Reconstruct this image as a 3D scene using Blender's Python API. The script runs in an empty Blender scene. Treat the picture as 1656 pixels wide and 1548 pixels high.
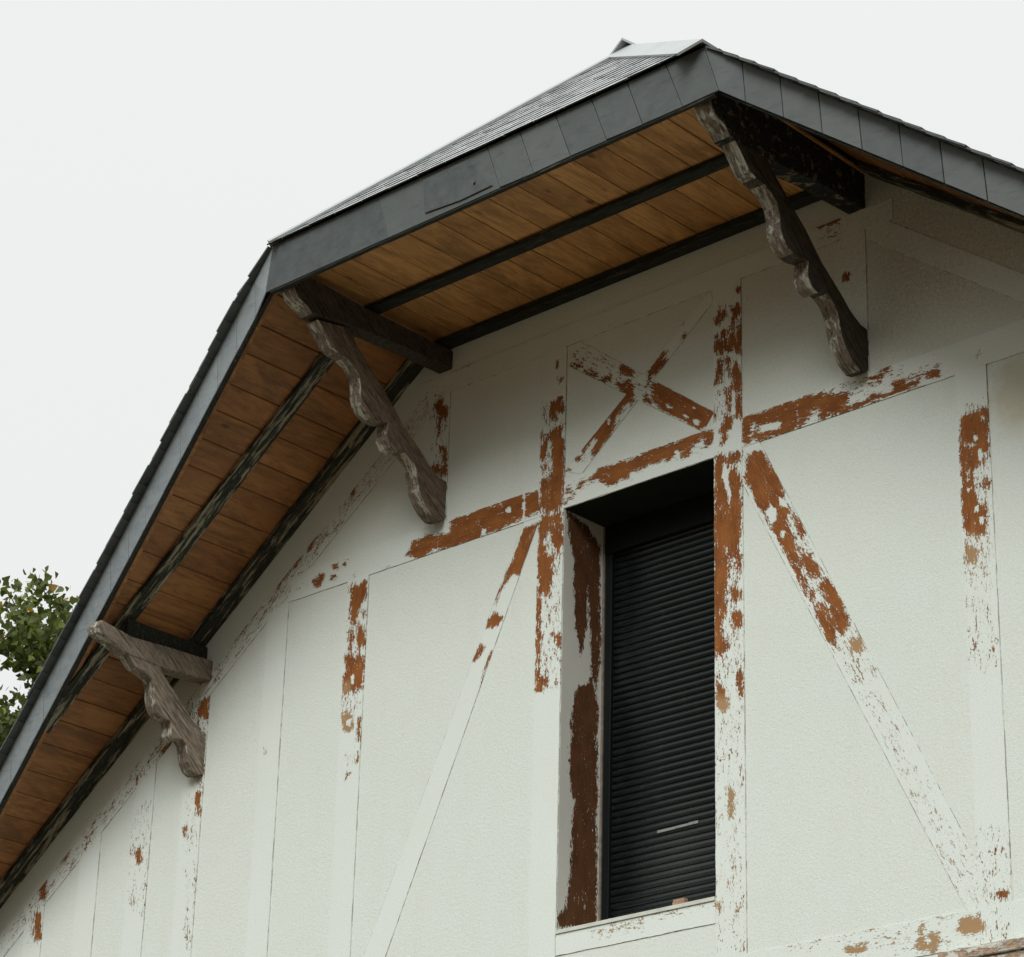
import bpy, bmesh, math, random
import numpy as np
from mathutils import Vector, Matrix, noise as mnoise
random.seed(7); rng = np.random.default_rng(11)
R = math.radians
S = bpy.context.scene
C = S.collection
# ------------------------------------------------------------------ camera
cam_d = bpy.data.cameras.new('camera'); cam = bpy.data.objects.new('camera', cam_d); C.objects.link(cam)
S.camera = cam
cam_d.sensor_width = 36; cam_d.sensor_fit = 'HORIZONTAL'; cam_d.lens = 98.096
cam_d.clip_start = .1; cam_d.clip_end = 2000
rt = Vector((0.7335785, 0.6791301, 0.0253963)); up = Vector((0.2607981, -0.3158221, 0.9122723)); fw = Vector((-0.6275723, 0.6626, 0.4087961))
m = Matrix((rt, up, -fw)).transposed().to_4x4(); m.translation = Vector((8.442837, -9.844972, -3.551739))
cam.matrix_world = m
# ------------------------------------------------------------------ light: overcast sky + very soft sun
SUN_EL, SUN_AZ = R(38), R(22)      # azimuth measured from -Y (in front of the gable) towards +X
w = bpy.data.worlds.new('World'); S.world = w; w.use_nodes = True
nt = w.node_tree; nt.nodes.clear()
sky = nt.nodes.new('ShaderNodeTexSky'); sky.sky_type = 'NISHITA'; sky.sun_disc = False
sky.sun_elevation = SUN_EL; sky.sun_rotation = math.pi - SUN_AZ; sky.dust_density = 3
hsv = nt.nodes.new('ShaderNodeHueSaturation'); hsv.inputs['Saturation'].default_value = .25
nt.links.new(sky.outputs[0], hsv.inputs['Color'])
mx = nt.nodes.new('ShaderNodeMixRGB'); mx.inputs[0].default_value = .93
# cloud even in view, bright overhead; horizon darkened as unseen surroundings, deepening eave shade
tcw = nt.nodes.new('ShaderNodeTexCoord'); sx = nt.nodes.new('ShaderNodeSeparateXYZ'); nt.links.new(tcw.outputs['Generated'], sx.inputs[0])
cr = nt.nodes.new('ShaderNodeValToRGB'); nt.links.new(sx.outputs[2], cr.inputs[0]); cr.color_ramp.interpolation = 'EASE'
ce = cr.color_ramp.elements; ce[0].position = .0; ce[0].color = (.04,.042,.036,1); ce[1].position = .95; ce[1].color = (.98,1,1,1)
for p_, v_ in ((.15,.085),(.34,.56),(.62,.575)):
    x_ = ce.new(p_); x_.color = (v_*.985, v_*1.01, v_*.99, 1)
sc_ = nt.nodes.new('ShaderNodeMixRGB'); sc_.blend_type = 'MULTIPLY'; sc_.inputs[0].default_value = 1; sc_.inputs[2].default_value = (16,16,16,1)
nt.links.new(cr.outputs[0], sc_.inputs[1]); nt.links.new(sc_.outputs[0], mx.inputs[2])
nt.links.new(hsv.outputs[0], mx.inputs[1])
bg = nt.nodes.new('ShaderNodeBackground'); bg.inputs['Strength'].default_value = .1
out = nt.nodes.new('ShaderNodeOutputWorld')
nt.links.new(mx.outputs[0], bg.inputs[0]); nt.links.new(bg.outputs[0], out.inputs[0])
sd = bpy.data.lights.new('sun', 'SUN'); sd.energy = 2.4; sd.angle = R(30); sd.color = (1, .995, .975)
sun = bpy.data.objects.new('sun', sd); C.objects.link(sun)
sdir = Vector((math.sin(SUN_AZ)*math.cos(SUN_EL), -math.cos(SUN_AZ)*math.cos(SUN_EL), math.sin(SUN_EL)))
sun.rotation_euler = sdir.to_track_quat('Z', 'Y').to_euler(); sun.location = sdir*30
S.view_settings.view_transform = 'Standard'; S.view_settings.look = 'None'
S.view_settings.exposure = 0.0; S.view_settings.gamma = 1
# ------------------------------------------------------------------ roof and wall measures (metres; x along the gable, -y outwards, z=0 at the window sill)
M_ = .74                     # rake slope
GROUND = -5.15
HX, HY, HZ = 1.475, 1.27, 3.61   # upper corner of the half-hip fascia
BX, BY, BZ = 1.54, 1.245, 3.36   # its lower corner
TAPER = .24                  # how fast the verge draws in towards the eaves
EX = 6.3                     # half width of the house at the eaves
LEN = 8.5                    # depth of the house behind the gable
SOF = 3.5                    # level of the soffit boards at x = 1.53
def vy(ax): return HY - TAPER*(ax-HX)          # overhang of the verge at |x|
def soff(ax): return SOF - M_*(ax-1.53)
PEEL = [
('S',1,[-0.592,2.713,-0.532,2.724,-0.525,2.66,-0.505,2.646,-0.505,2.441,-0.517,2.298,-0.541,2.257,-0.62,2.263,-0.672,2.309,-0.66,2.437,-0.625,2.443,-0.585,2.423,-0.589,2.58,-0.585,2.645,-0.616,2.671,-0.631,2.642,-0.639,2.57,-0.675,2.58,-0.667,2.652,-0.632,2.692]),
('S',1,[-0.602,2.882,-0.581,2.876,-0.579,2.775,-0.594,2.797]),
('S',1,[-0.576,2.849,-0.556,2.885,-0.536,2.887,-0.524,2.809,-0.555,2.826]),
('S',1,[-0.577,3.119,-0.562,3.114,-0.556,3.078,-0.573,3.084]),
('S',1,[-0.554,3.015,-0.524,3.005,-0.543,2.982]),
('S',1,[-0.679,2.726,-0.663,2.722,-0.662,2.684,-0.675,2.696]),
('S',1,[-0.658,2.526,-0.645,2.514,-0.652,2.491]),
('S',1,[-0.147,2.759,-0.06,2.822,-0.031,2.796,-0.05,2.737,-0.107,2.706,-0.155,2.647,-0.203,2.58,-0.279,2.489,-0.309,2.506,-0.252,2.578,-0.311,2.588,-0.369,2.532,-0.389,2.57,-0.311,2.604,-0.272,2.617,-0.268,2.665,-0.205,2.719]),
('S',1,[-0.148,2.874,-0.109,2.845,-0.07,2.849,-0.051,2.819,-0.109,2.804,-0.138,2.846]),
('S',1,[-0.11,2.949,-0.032,2.895,-0.041,2.865,-0.11,2.928]),
('S',1,[-0.11,2.903,-0.051,2.872,-0.061,2.867]),
('S',1,[-0.363,2.996,-0.287,2.959,-0.292,2.94,-0.357,2.982]),
('S',1,[-0.439,3.066,-0.399,3.041,-0.418,3.03]),
('S',1,[-0.252,2.915,-0.188,2.911,-0.198,2.889,-0.237,2.902]),
('S',1,[0.065,2.856,0.112,2.89,0.169,2.933,0.193,2.929,0.169,2.896,0.203,2.881,0.122,2.821,0.074,2.824]),
('S',1,[0.065,2.819,0.093,2.818,0.07,2.785]),
('S',1,[0.103,2.782,0.198,2.732,0.292,2.647,0.394,2.583,0.504,2.494,0.499,2.433,0.403,2.422,0.339,2.465,0.246,2.541,0.161,2.599,0.123,2.667,0.085,2.715,0.113,2.735]),
('S',1,[0.037,2.726,0.056,2.728,0.094,2.668,0.047,2.695]),
('S',1,[0.533,2.763,0.547,2.75,0.532,2.636,0.514,2.641,0.524,2.702]),
('S',1,[0.588,2.757,0.606,2.747,0.619,2.687,0.597,2.711]),
('S',1,[0.642,2.712,0.66,2.69,0.682,2.612,0.675,2.399,0.64,2.429,0.637,2.579,0.646,2.639,0.615,2.665]),
('S',1,[0.596,2.588,0.623,2.584,0.613,2.453,0.595,2.463]),
('S',1,[0.544,2.38,0.577,2.433,0.617,2.417,0.612,2.375,0.576,2.355,0.589,2.32,0.571,2.29,0.553,2.3,0.558,2.345]),
('S',1,[-0.306,2.352,-0.258,2.394,-0.142,2.393,-0.008,2.386,0.077,2.401,0.19,2.391,0.33,2.405,0.412,2.412,0.495,2.395,0.494,2.34,0.458,2.32,0.444,2.355,0.421,2.37,0.343,2.338,0.343,2.295,0.279,2.294,0.255,2.344,0.223,2.31,0.172,2.325,0.097,2.331,0.03,2.327,0.021,2.306,-0.045,2.325,-0.055,2.288,-0.122,2.291,-0.15,2.271,-0.218,2.311]),
('S',1,[-0.433,2.518,-0.397,2.499,-0.417,2.489]),
('S',1,[-0.496,2.475,-0.446,2.448,-0.476,2.445]),
('S',1,[-0.394,2.353,-0.37,2.342,-0.389,2.327]),
('S',1,[-0.496,2.268,-0.433,2.299,-0.471,2.262]),
('S',1,[-0.488,2.355,-0.463,2.34,-0.483,2.329]),
('H',1,[-0.209,2.671,-0.189,2.665,-0.194,2.626,-0.209,2.635]),
('H',1,[0.283,2.55,0.339,2.513,0.32,2.507]),
('H',1,[0.367,2.493,0.413,2.463,0.403,2.446,0.371,2.468]),
('H',1,[0.18,2.642,0.199,2.636,0.236,2.592,0.199,2.604]),
('H',1,[0.357,2.567,0.385,2.546,0.367,2.544]),
('H',1,[0.255,2.348,0.279,2.334,0.279,2.302,0.251,2.31]),
('H',1,[0.623,2.584,0.637,2.579,0.636,2.43,0.617,2.444]),
('S',1,[-1.653,2.283,-1.616,2.341,-1.505,2.361,-1.33,2.326,-1.326,2.411,-1.161,2.396,-1.116,2.414,-0.977,2.4,-0.811,2.414,-0.788,2.396,-0.791,2.264,-0.911,2.249,-1.078,2.24,-1.279,2.239,-1.436,2.256,-1.546,2.236]),
('S',1,[-0.781,2.402,-0.691,2.398,-0.672,2.279,-0.776,2.265]),
('S',1,[-0.678,2.209,-0.626,2.219,-0.524,2.214,-0.508,2.175,-0.611,2.179,-0.638,2.092,-0.667,2.099]),
('S',1,[-0.581,2.171,-0.505,2.15,-0.505,2.044,-0.533,2.005,-0.572,2.097]),
('S',1,[-0.667,2.076,-0.63,2.066,-0.59,1.973,-0.574,1.887,-0.6,1.791,-0.659,1.806]),
('S',1,[-0.782,2.202,-0.685,2.211,-0.69,2.105,-0.753,1.992,-0.781,1.94,-0.863,1.962,-0.936,1.898,-0.902,1.995,-0.859,2.055,-0.817,2.14]),
('S',1,[-1.473,3.133,-1.433,3.147,-1.382,3.08,-1.396,3.033,-1.445,3.061]),
('S',1,[-1.411,2.859,-1.379,2.85,-1.383,2.775]),
('S',1,[-1.42,2.723,-1.366,2.745,-1.379,2.686,-1.411,2.689]),
('S',1,[-1.487,2.768,-1.438,2.754,-1.443,2.692,-1.476,2.714]),
('S',1,[-1.453,3.05,-1.428,3.043,-1.439,2.944]),
('S',1,[-1.345,3.326,-1.201,3.318,-1.2,3.305,-1.361,3.311]),
('S',1,[-2.474,2.57,-2.414,2.58,-2.428,2.532]),
('S',1,[-2.141,2.814,-2.101,2.842,-2.105,2.778]),
('S',1,[-2.588,2.484,-2.546,2.499,-2.552,2.462]),
('H',1,[-0.922,2.361,-0.877,2.354,-0.876,2.323,-0.914,2.328]),
('H',1,[-1.087,2.285,-1.056,2.276,-1.062,2.229,-1.093,2.238]),
('H',1,[-0.793,2.409,-0.782,2.406,-0.777,2.26,-0.788,2.263]),
('F',0.4,[-1.522,3.304,-1.373,3.231,-1.352,2.629,-1.489,2.668]),
('S',1,[-2.094,2.213,-2.081,2.221,-2.072,2.192,-1.961,2.2,-1.963,2.117,-2.008,2.077,-2.043,1.971,-2.057,1.985,-2.072,2.092,-2.061,2.132]),
('S',1,[-2.006,1.936,-1.964,1.931,-1.948,1.835,-2.004,1.817]),
('S',1,[-2.067,1.93,-2.044,1.899,-2.051,1.797,-2.066,1.811]),
('S',1,[-2.093,1.797,-2.052,1.808,-2.036,1.773,-2.001,1.765,-1.989,1.788,-1.952,1.754,-1.954,1.576,-2.092,1.587,-2.098,1.675,-2.065,1.698]),
('S',1,[-1.977,2.027,-1.956,2.022,-1.959,1.997,-1.976,2.006]),
('S',1,[-2.103,1.463,-2.02,1.444,-2.002,1.38,-2.019,1.344,-2.09,1.369]),
('S',1,[-1.97,1.413,-1.953,1.41,-1.954,1.28,-1.97,1.284]),
('S',1,[-1.966,1.223,-1.953,1.22,-1.953,1.166]),
('S',1,[-2.05,1.101,-2.004,1.117,-2.041,1.075]),
('S',1,[-2.4,2.318,-2.338,2.345,-2.308,2.326,-2.332,2.274,-2.375,2.274]),
('S',1,[-2.24,2.373,-2.198,2.378,-2.195,2.345,-2.231,2.349]),
('S',1,[-2.162,2.379,-2.12,2.379,-2.139,2.346,-2.168,2.354]),
('S',1,[-2.264,2.31,-2.221,2.315,-2.206,2.293,-2.255,2.295]),
('S',1,[-1.833,2.251,-1.786,2.251,-1.799,2.24]),
('S',1,[-2.078,2.283,-2.05,2.28,-2.06,2.263]),
('H',1,[-2.043,1.678,-2.015,1.676,-2.018,1.616,-2.039,1.621]),
('H',1,[-2.066,1.424,-2.024,1.415,-2.029,1.376,-2.059,1.388]),
('F',0.4,[-2.091,1.582,-1.952,1.55,-1.951,1.439,-2.09,1.47]),
('F',0.4,[-2.074,1.246,-1.964,1.222,-1.958,1.142,-2.068,1.165]),
('F',0.4,[-2.553,2.33,-2.294,2.339,-2.291,2.295,-2.549,2.287]),
('T',1,[-2.133,1.49,-1.993,1.459,-1.984,1.316,-2.122,1.346]),
('T',1,[-2.117,1.649,-2.047,1.633,-2.055,1.564,-2.111,1.576]),
('S',1,[0.509,2.238,0.552,2.244,0.556,2.124,0.587,2.006,0.597,1.932,0.609,2.036,0.588,2.115,0.625,2.14,0.667,2.056,0.664,1.788,0.648,1.739,0.647,1.669,0.611,1.674,0.585,1.738,0.517,1.748,0.507,1.867,0.518,1.935,0.508,2.101]),
('S',1,[0.584,2.198,0.621,2.214,0.668,2.219,0.663,2.184,0.589,2.174]),
('S',1,[0.506,1.75,0.564,1.744,0.584,1.65,0.573,1.539,0.562,1.402,0.499,1.417]),
('S',1,[0.609,1.512,0.661,1.473,0.655,1.439,0.619,1.453]),
('S',1,[0.618,1.37,0.659,1.36,0.659,1.3,0.628,1.307]),
('S',1,[0.501,1.417,0.551,1.395,0.53,1.297,0.571,1.218,0.5,1.193]),
('S',1,[0.647,1.669,0.666,1.664,0.651,1.58,0.641,1.591]),
('S',1,[0.721,2.194,0.794,2.182,0.829,2.126,0.889,2.028,0.929,1.928,0.908,1.899,0.967,1.82,0.936,1.776,0.975,1.678,0.997,1.551,0.953,1.589,0.884,1.703,0.834,1.795,0.784,1.88,0.734,2.001,0.693,2.076]),
('S',1,[0.953,1.589,0.997,1.542,1.049,1.417,1.048,1.375,1.0,1.464]),
('S',1,[1.032,1.559,1.072,1.557,1.091,1.501,1.115,1.503,1.129,1.448,1.09,1.458]),
('S',1,[0.987,1.806,1.016,1.754,1.055,1.683,1.035,1.705]),
('S',1,[1.167,1.412,1.224,1.355,1.27,1.251,1.288,1.197,1.24,1.234,1.184,1.315,1.147,1.375]),
('S',1,[1.115,1.29,1.145,1.287,1.182,1.214,1.209,1.149,1.207,1.083,1.142,1.182]),
('S',1,[1.193,1.271,1.24,1.217,1.286,1.155,1.257,1.121,1.21,1.199]),
('S',1,[1.078,1.376,1.102,1.369,1.087,1.335]),
('S',1,[1.294,1.071,1.36,1.071,1.369,1.028,1.311,1.025]),
('S',1,[0.77,2.398,0.864,2.397,1.025,2.402,1.022,2.259,0.934,2.249,0.8,2.251,0.748,2.273,0.759,2.297,0.883,2.273,0.904,2.294,0.79,2.328]),
('S',1,[0.692,2.413,0.76,2.397,0.77,2.371,0.723,2.376,0.716,2.259,0.685,2.269]),
('S',1,[1.03,2.401,1.071,2.406,1.321,2.329,1.31,2.278,1.169,2.277,1.16,2.324,1.11,2.34,1.088,2.283,1.027,2.257]),
('S',1,[1.159,2.262,1.339,2.269,1.329,2.25,1.169,2.25]),
('S',1,[1.359,2.263,1.467,2.265,1.564,2.253,1.467,2.257,1.368,2.247]),
('H',1,[0.562,2.195,0.583,2.171,0.593,2.077,0.603,1.966,0.587,2.006,0.556,2.115]),
('H',1,[0.82,1.861,0.851,1.888,0.886,1.852,0.885,1.799,0.855,1.781]),
('H',1,[0.905,1.741,0.935,1.724,0.924,1.683,0.904,1.706]),
('H',1,[0.903,1.909,0.933,1.892,0.948,1.852,0.912,1.866]),
('H',1,[0.79,2.324,0.863,2.32,0.935,2.307,0.914,2.282,0.873,2.285,0.811,2.295]),
('F',0.44,[0.573,1.539,0.664,1.515,0.662,1.282,0.571,1.304]),
('F',0.44,[0.499,1.339,0.664,1.299,0.662,1.155,0.498,1.193]),
('F',0.44,[1.03,2.419,1.341,2.322,1.339,2.261,1.027,2.248]),
('F',0.44,[0.908,1.916,0.977,1.826,1.333,1.103,1.292,1.007,1.196,1.029,0.972,1.549]),
('T',1,[1.276,1.133,1.428,1.096,1.424,0.975,1.273,1.011]),
('S',1,[0.515,2.913,0.559,2.857,0.569,2.921,0.587,2.83,0.602,2.842,0.626,2.893,0.654,2.817,0.665,2.881,0.684,2.875,0.678,2.759,0.635,2.798,0.558,2.819,0.515,2.828]),
('S',1,[0.632,3.027,0.657,3.053,0.676,3.013,0.67,2.896,0.656,2.96]),
('S',1,[0.625,2.987,0.635,2.984,0.631,2.905,0.619,2.913]),
('S',1,[0.511,3.008,0.535,3.004,0.53,2.976,0.511,2.978]),
('S',1,[0.653,3.144,0.679,3.131,0.672,3.108,0.657,3.113]),
('S',1,[0.55,3.029,0.577,3.029,0.569,3.006]),
('S',1,[0.29,3.065,0.329,3.086,0.305,3.055]),
('S',1,[0.295,2.985,0.32,2.99,0.305,2.969]),
('S',1,[0.145,2.906,0.195,2.932,0.185,2.909]),
('S',1,[1.318,2.99,1.354,2.977,1.349,2.942,1.322,2.943]),
('S',1,[1.162,3.327,1.3,3.315,1.3,3.298,1.171,3.315]),
('F',0.36,[1.135,3.345,1.354,3.282,1.314,3.154,1.132,3.236]),
('F',0.36,[0.512,3.111,0.686,3.052,0.684,2.866,0.511,2.923]),
('S',1,[1.426,2.266,1.483,2.278,1.547,2.266,1.589,2.266,1.595,2.302,1.641,2.3,1.668,2.279,1.732,2.28,1.74,2.257,1.639,2.246,1.519,2.25,1.426,2.247]),
('S',1,[1.786,2.284,1.849,2.285,1.853,2.271,1.795,2.273]),
('S',1,[1.495,2.376,1.524,2.401,1.575,2.401,1.57,2.39,1.504,2.364]),
('S',1,[2.051,2.307,2.082,2.31,2.064,2.299]),
('S',1,[1.965,1.998,1.988,2.015,2.04,1.991,2.093,2.019,2.114,1.993,2.098,1.853,1.96,1.882]),
('S',1,[1.959,1.862,2.101,1.832,2.102,1.771,2.041,1.757,1.983,1.734,2.015,1.677,2.018,1.573,2.068,1.543,2.062,1.419,2.018,1.404,1.981,1.437,1.95,1.505]),
('S',1,[2.085,1.661,2.104,1.655,2.1,1.623,2.086,1.633]),
('S',1,[1.966,1.39,1.983,1.378,2.006,1.325,1.995,1.289,1.961,1.298]),
('H',1,[2.026,1.906,2.048,1.9,2.047,1.876,2.03,1.881]),
('H',1,[2.073,1.989,2.088,1.985,2.083,1.954]),
('H',1,[1.981,1.702,1.994,1.699,1.993,1.683,1.981,1.687]),
('H',1,[1.979,1.659,2.0,1.649,1.995,1.635,1.983,1.638]),
('H',1,[2.017,1.549,2.034,1.549,2.037,1.52,2.007,1.528]),
('H',1,[2.036,1.497,2.057,1.491,2.051,1.461,2.039,1.465]),
('H',1,[2.045,1.836,2.066,1.822,2.072,1.78,2.046,1.772]),
('H',1,[2.082,1.809,2.103,1.799,2.097,1.765,2.08,1.774]),
('F',0.4,[1.432,2.43,1.871,2.365,1.867,2.267,1.427,2.304]),
('F',0.4,[1.966,2.112,2.113,2.066,2.109,1.978,1.962,2.023]),
('F',0.4,[1.951,1.434,2.12,1.388,2.113,1.106,1.945,1.149]),
('T',1,[1.95,1.426,2.128,1.378,2.121,1.104,1.937,1.151]),
('S',1,[0.59,0.492,0.611,0.473,0.6,0.359,0.586,0.362]),
('S',1,[0.508,1.089,0.558,0.972,0.585,0.921,0.557,0.897,0.512,0.937]),
('S',1,[0.646,1.072,0.671,1.051,0.663,0.948,0.649,0.981]),
('S',1,[1.638,-0.336,1.659,-0.392,1.691,-0.371,1.736,-0.398,1.711,-0.44,1.626,-0.433]),
('S',1,[1.821,-0.379,1.854,-0.339,1.93,-0.338,1.973,-0.384,1.911,-0.407]),
('S',1,[1.238,-0.365,1.351,-0.376,1.318,-0.398]),
('S',1,[1.114,1.276,1.149,1.282,1.197,1.166,1.213,1.103,1.178,1.096]),
('S',1,[1.201,1.284,1.284,1.204,1.282,1.145,1.231,1.157]),
('S',1,[2.01,-0.254,2.085,-0.254,2.039,-0.272]),
('S',1,[0.501,-0.045,0.533,-0.043,0.526,-0.07]),
('H',1,[1.666,-0.393,1.698,-0.385,1.694,-0.411,1.669,-0.413]),
('F',0.33,[0.494,0.851,0.683,0.81,0.679,-0.315,0.487,-0.285]),
('F',0.33,[1.92,0.079,2.161,0.033,2.128,-0.541,0.635,-0.308,0.636,-0.228]),
('F',0.42,[1.097,1.325,1.371,1.256,1.473,0.809,1.307,0.847]),
('F',0.36,[1.307,0.847,1.473,0.809,2.022,-0.308,1.844,-0.226]),
('F',0.36,[1.912,1.192,2.1,1.144,2.108,0.721,1.939,0.76]),
('T',1,[1.594,-0.249,2.021,-0.321,2.01,-0.523,1.205,-0.397,1.207,-0.333]),
('T',1,[1.282,1.13,1.516,1.074,2.022,-0.308,1.841,-0.278]),
('T',1,[0.492,0.555,0.644,0.524,0.638,-0.103,0.489,-0.078]),
('T',1,[0.504,0.984,0.63,0.941,0.575,0.863,0.494,0.896]),
('S',1,[-0.903,1.961,-0.884,1.956,-0.956,1.872,-0.972,1.818,-0.974,1.877]),
('S',1,[-0.801,1.935,-0.764,1.925,-0.79,1.888]),
('S',1,[-1.025,1.743,-0.98,1.776,-0.914,1.738,-0.949,1.696,-1.033,1.702]),
('S',1,[-0.886,1.745,-0.849,1.736,-0.875,1.692]),
('S',1,[-0.919,1.631,-0.892,1.653,-0.917,1.587]),
('S',1,[-1.067,1.393,-0.999,1.564,-0.981,1.559,-1.057,1.376]),
('S',1,[-1.129,1.551,-1.067,1.623,-1.038,1.602,-1.11,1.532]),
('S',1,[-0.675,2.019,-0.575,1.992,-0.581,1.893,-0.654,1.911]),
('S',1,[-0.677,1.787,-0.659,1.768,-0.655,1.341,-0.668,1.358]),
('S',1,[-0.664,1.343,-0.593,1.32,-0.627,1.265,-0.666,1.274]),
('S',1,[-0.563,1.559,-0.5,1.53,-0.508,1.475]),
('F',0.43,[-0.685,1.934,-0.504,1.887,-0.488,1.234,-0.666,1.274]),
('S',1,[-4.661,0.772,-4.611,0.772,-4.588,0.615,-4.638,0.615]),
('S',1,[-4.627,0.961,-4.588,0.954,-4.586,0.856,-4.626,0.871]),
('S',1,[-3.768,1.016,-3.718,0.999,-3.72,0.92,-3.758,0.935]),
('S',1,[-3.271,1.238,-3.236,1.231,-3.247,1.123]),
('S',1,[-3.378,1.07,-3.341,1.047,-3.361,1.019]),
('S',1,[-3.295,1.788,-3.228,1.805,-3.239,1.694,-3.3,1.724]),
('S',1,[-3.303,1.644,-3.254,1.617,-3.238,1.358,-3.273,1.365]),
('S',1,[-4.45,1.125,-4.399,1.116,-4.431,1.081]),
('S',1,[-3.609,1.563,-3.522,1.626,-3.54,1.581,-3.596,1.552]),
('S',1,[-2.704,2.382,-2.546,2.489,-2.555,2.467,-2.691,2.362]),
('F',0.35,[-3.89,1.328,-3.67,1.285,-3.609,0.581,-3.8,0.613]),
('F',0.35,[-3.399,1.359,-3.223,1.323,-3.147,0.294,-3.283,0.315]),
('F',0.35,[-4.307,1.164,-3.719,1.488,-3.833,1.252,-4.443,1.075]),
('F',0.35,[-5.005,0.764,-4.638,0.865,-4.544,0.576,-4.973,0.566]),
('F',0.46,[-3.454,1.856,-3.218,1.819,-3.213,1.337,-3.283,1.351]),
('F',0.43,[-2.75,1.415,-2.672,1.398,-2.666,1.335,-2.733,1.348]),
]
JAMB_PEEL = [
('S',1,[0.016,2.231,0.171,2.203,0.272,2.125,0.294,1.537,0.266,1.315,0.232,1.382,0.216,1.622,0.189,1.862,0.183,1.628,0.153,1.527,0.144,1.463,0.115,1.577,0.09,1.723,0.076,2.015,0.041,2.113]),
('S',1,[0.136,1.309,0.19,1.317,0.232,1.382,0.278,1.228,0.29,0.089,0.002,0.02,0.001,0.083,0.061,0.11,0.078,0.241,0.097,0.316,0.096,0.603,0.12,0.667,0.086,0.76,0.073,0.874,0.09,1.027,0.078,1.083,0.096,1.222]),
]
# ------------------------------------------------------------------ small helpers
def link(o, parent=None):
    C.objects.link(o)
    if parent: o.parent = parent
    return o
def mesh(name, verts, faces, mat, parent=None, smooth=False):
    me = bpy.data.meshes.new(name); me.from_pydata([tuple(v) for v in verts], [], faces)
    for x in (mat if isinstance(mat, (list, tuple)) else [mat]): me.materials.append(x)
    if smooth:
        for p in me.polygons: p.use_smooth = True
    me.update(); o = bpy.data.objects.new(name, me); return link(o, parent)
def attr(o, name, vals, domain='POINT'):
    a = o.data.attributes.new(name, 'FLOAT', domain); a.data.foreach_set('value', np.asarray(vals, dtype=np.float32))
class MB:
    """collects solids into one mesh; every solid carries a random tone"""
    def __init__(s): s.v=[]; s.f=[]; s.r=[]; s.m=[]; s.uv=[]
    def add(s, vs, fs, mi=0, rnd=None, uvs=None):
        n=len(s.v); s.v += [tuple(a) for a in vs]
        rnd = random.random() if rnd is None else rnd
        s.r += [rnd]*len(vs); s.f += [tuple(n+i for i in f) for f in fs]; s.m += [mi]*len(fs)
    def hexa(s, p, mi=0, rnd=None):   # 8 points: bottom quad then top quad, same winding
        s.add(p, [(3,2,1,0),(4,5,6,7),(0,1,5,4),(1,2,6,5),(2,3,7,6),(3,0,4,7)], mi, rnd)
    def box(s, x0,x1,y0,y1,z0,z1, mi=0, rnd=None):
        s.hexa([(x0,y0,z0),(x1,y0,z0),(x1,y1,z0),(x0,y1,z0),(x0,y0,z1),(x1,y0,z1),(x1,y1,z1),(x0,y1,z1)], mi, rnd)
    def prism(s, poly, d, mi=0, rnd=None):  # poly: 3D points in order, d: extrusion vector
        n=len(poly); q=[tuple(Vector(a)+Vector(d)) for a in poly]
        s.add(list(poly)+q, [tuple(range(n))[::-1], tuple(range(n,2*n))]+[(i,(i+1)%n,n+(i+1)%n,n+i) for i in range(n)], mi, rnd)
    def build(s, name, mat, parent=None, bevel=0, smooth=False):
        o = mesh(name, s.v, s.f, mat, parent, smooth)
        bm = bmesh.new(); bm.from_mesh(o.data); bmesh.ops.recalc_face_normals(bm, faces=bm.faces); bm.to_mesh(o.data); bm.free()
        o.data.polygons.foreach_set('material_index', s.m)
        attr(o, 'rnd', s.r)
        if bevel:
            b=o.modifiers.new('bevel','BEVEL'); b.width=bevel; b.segments=1; b.limit_method='ANGLE'; b.angle_limit=R(40)
        return o
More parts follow.
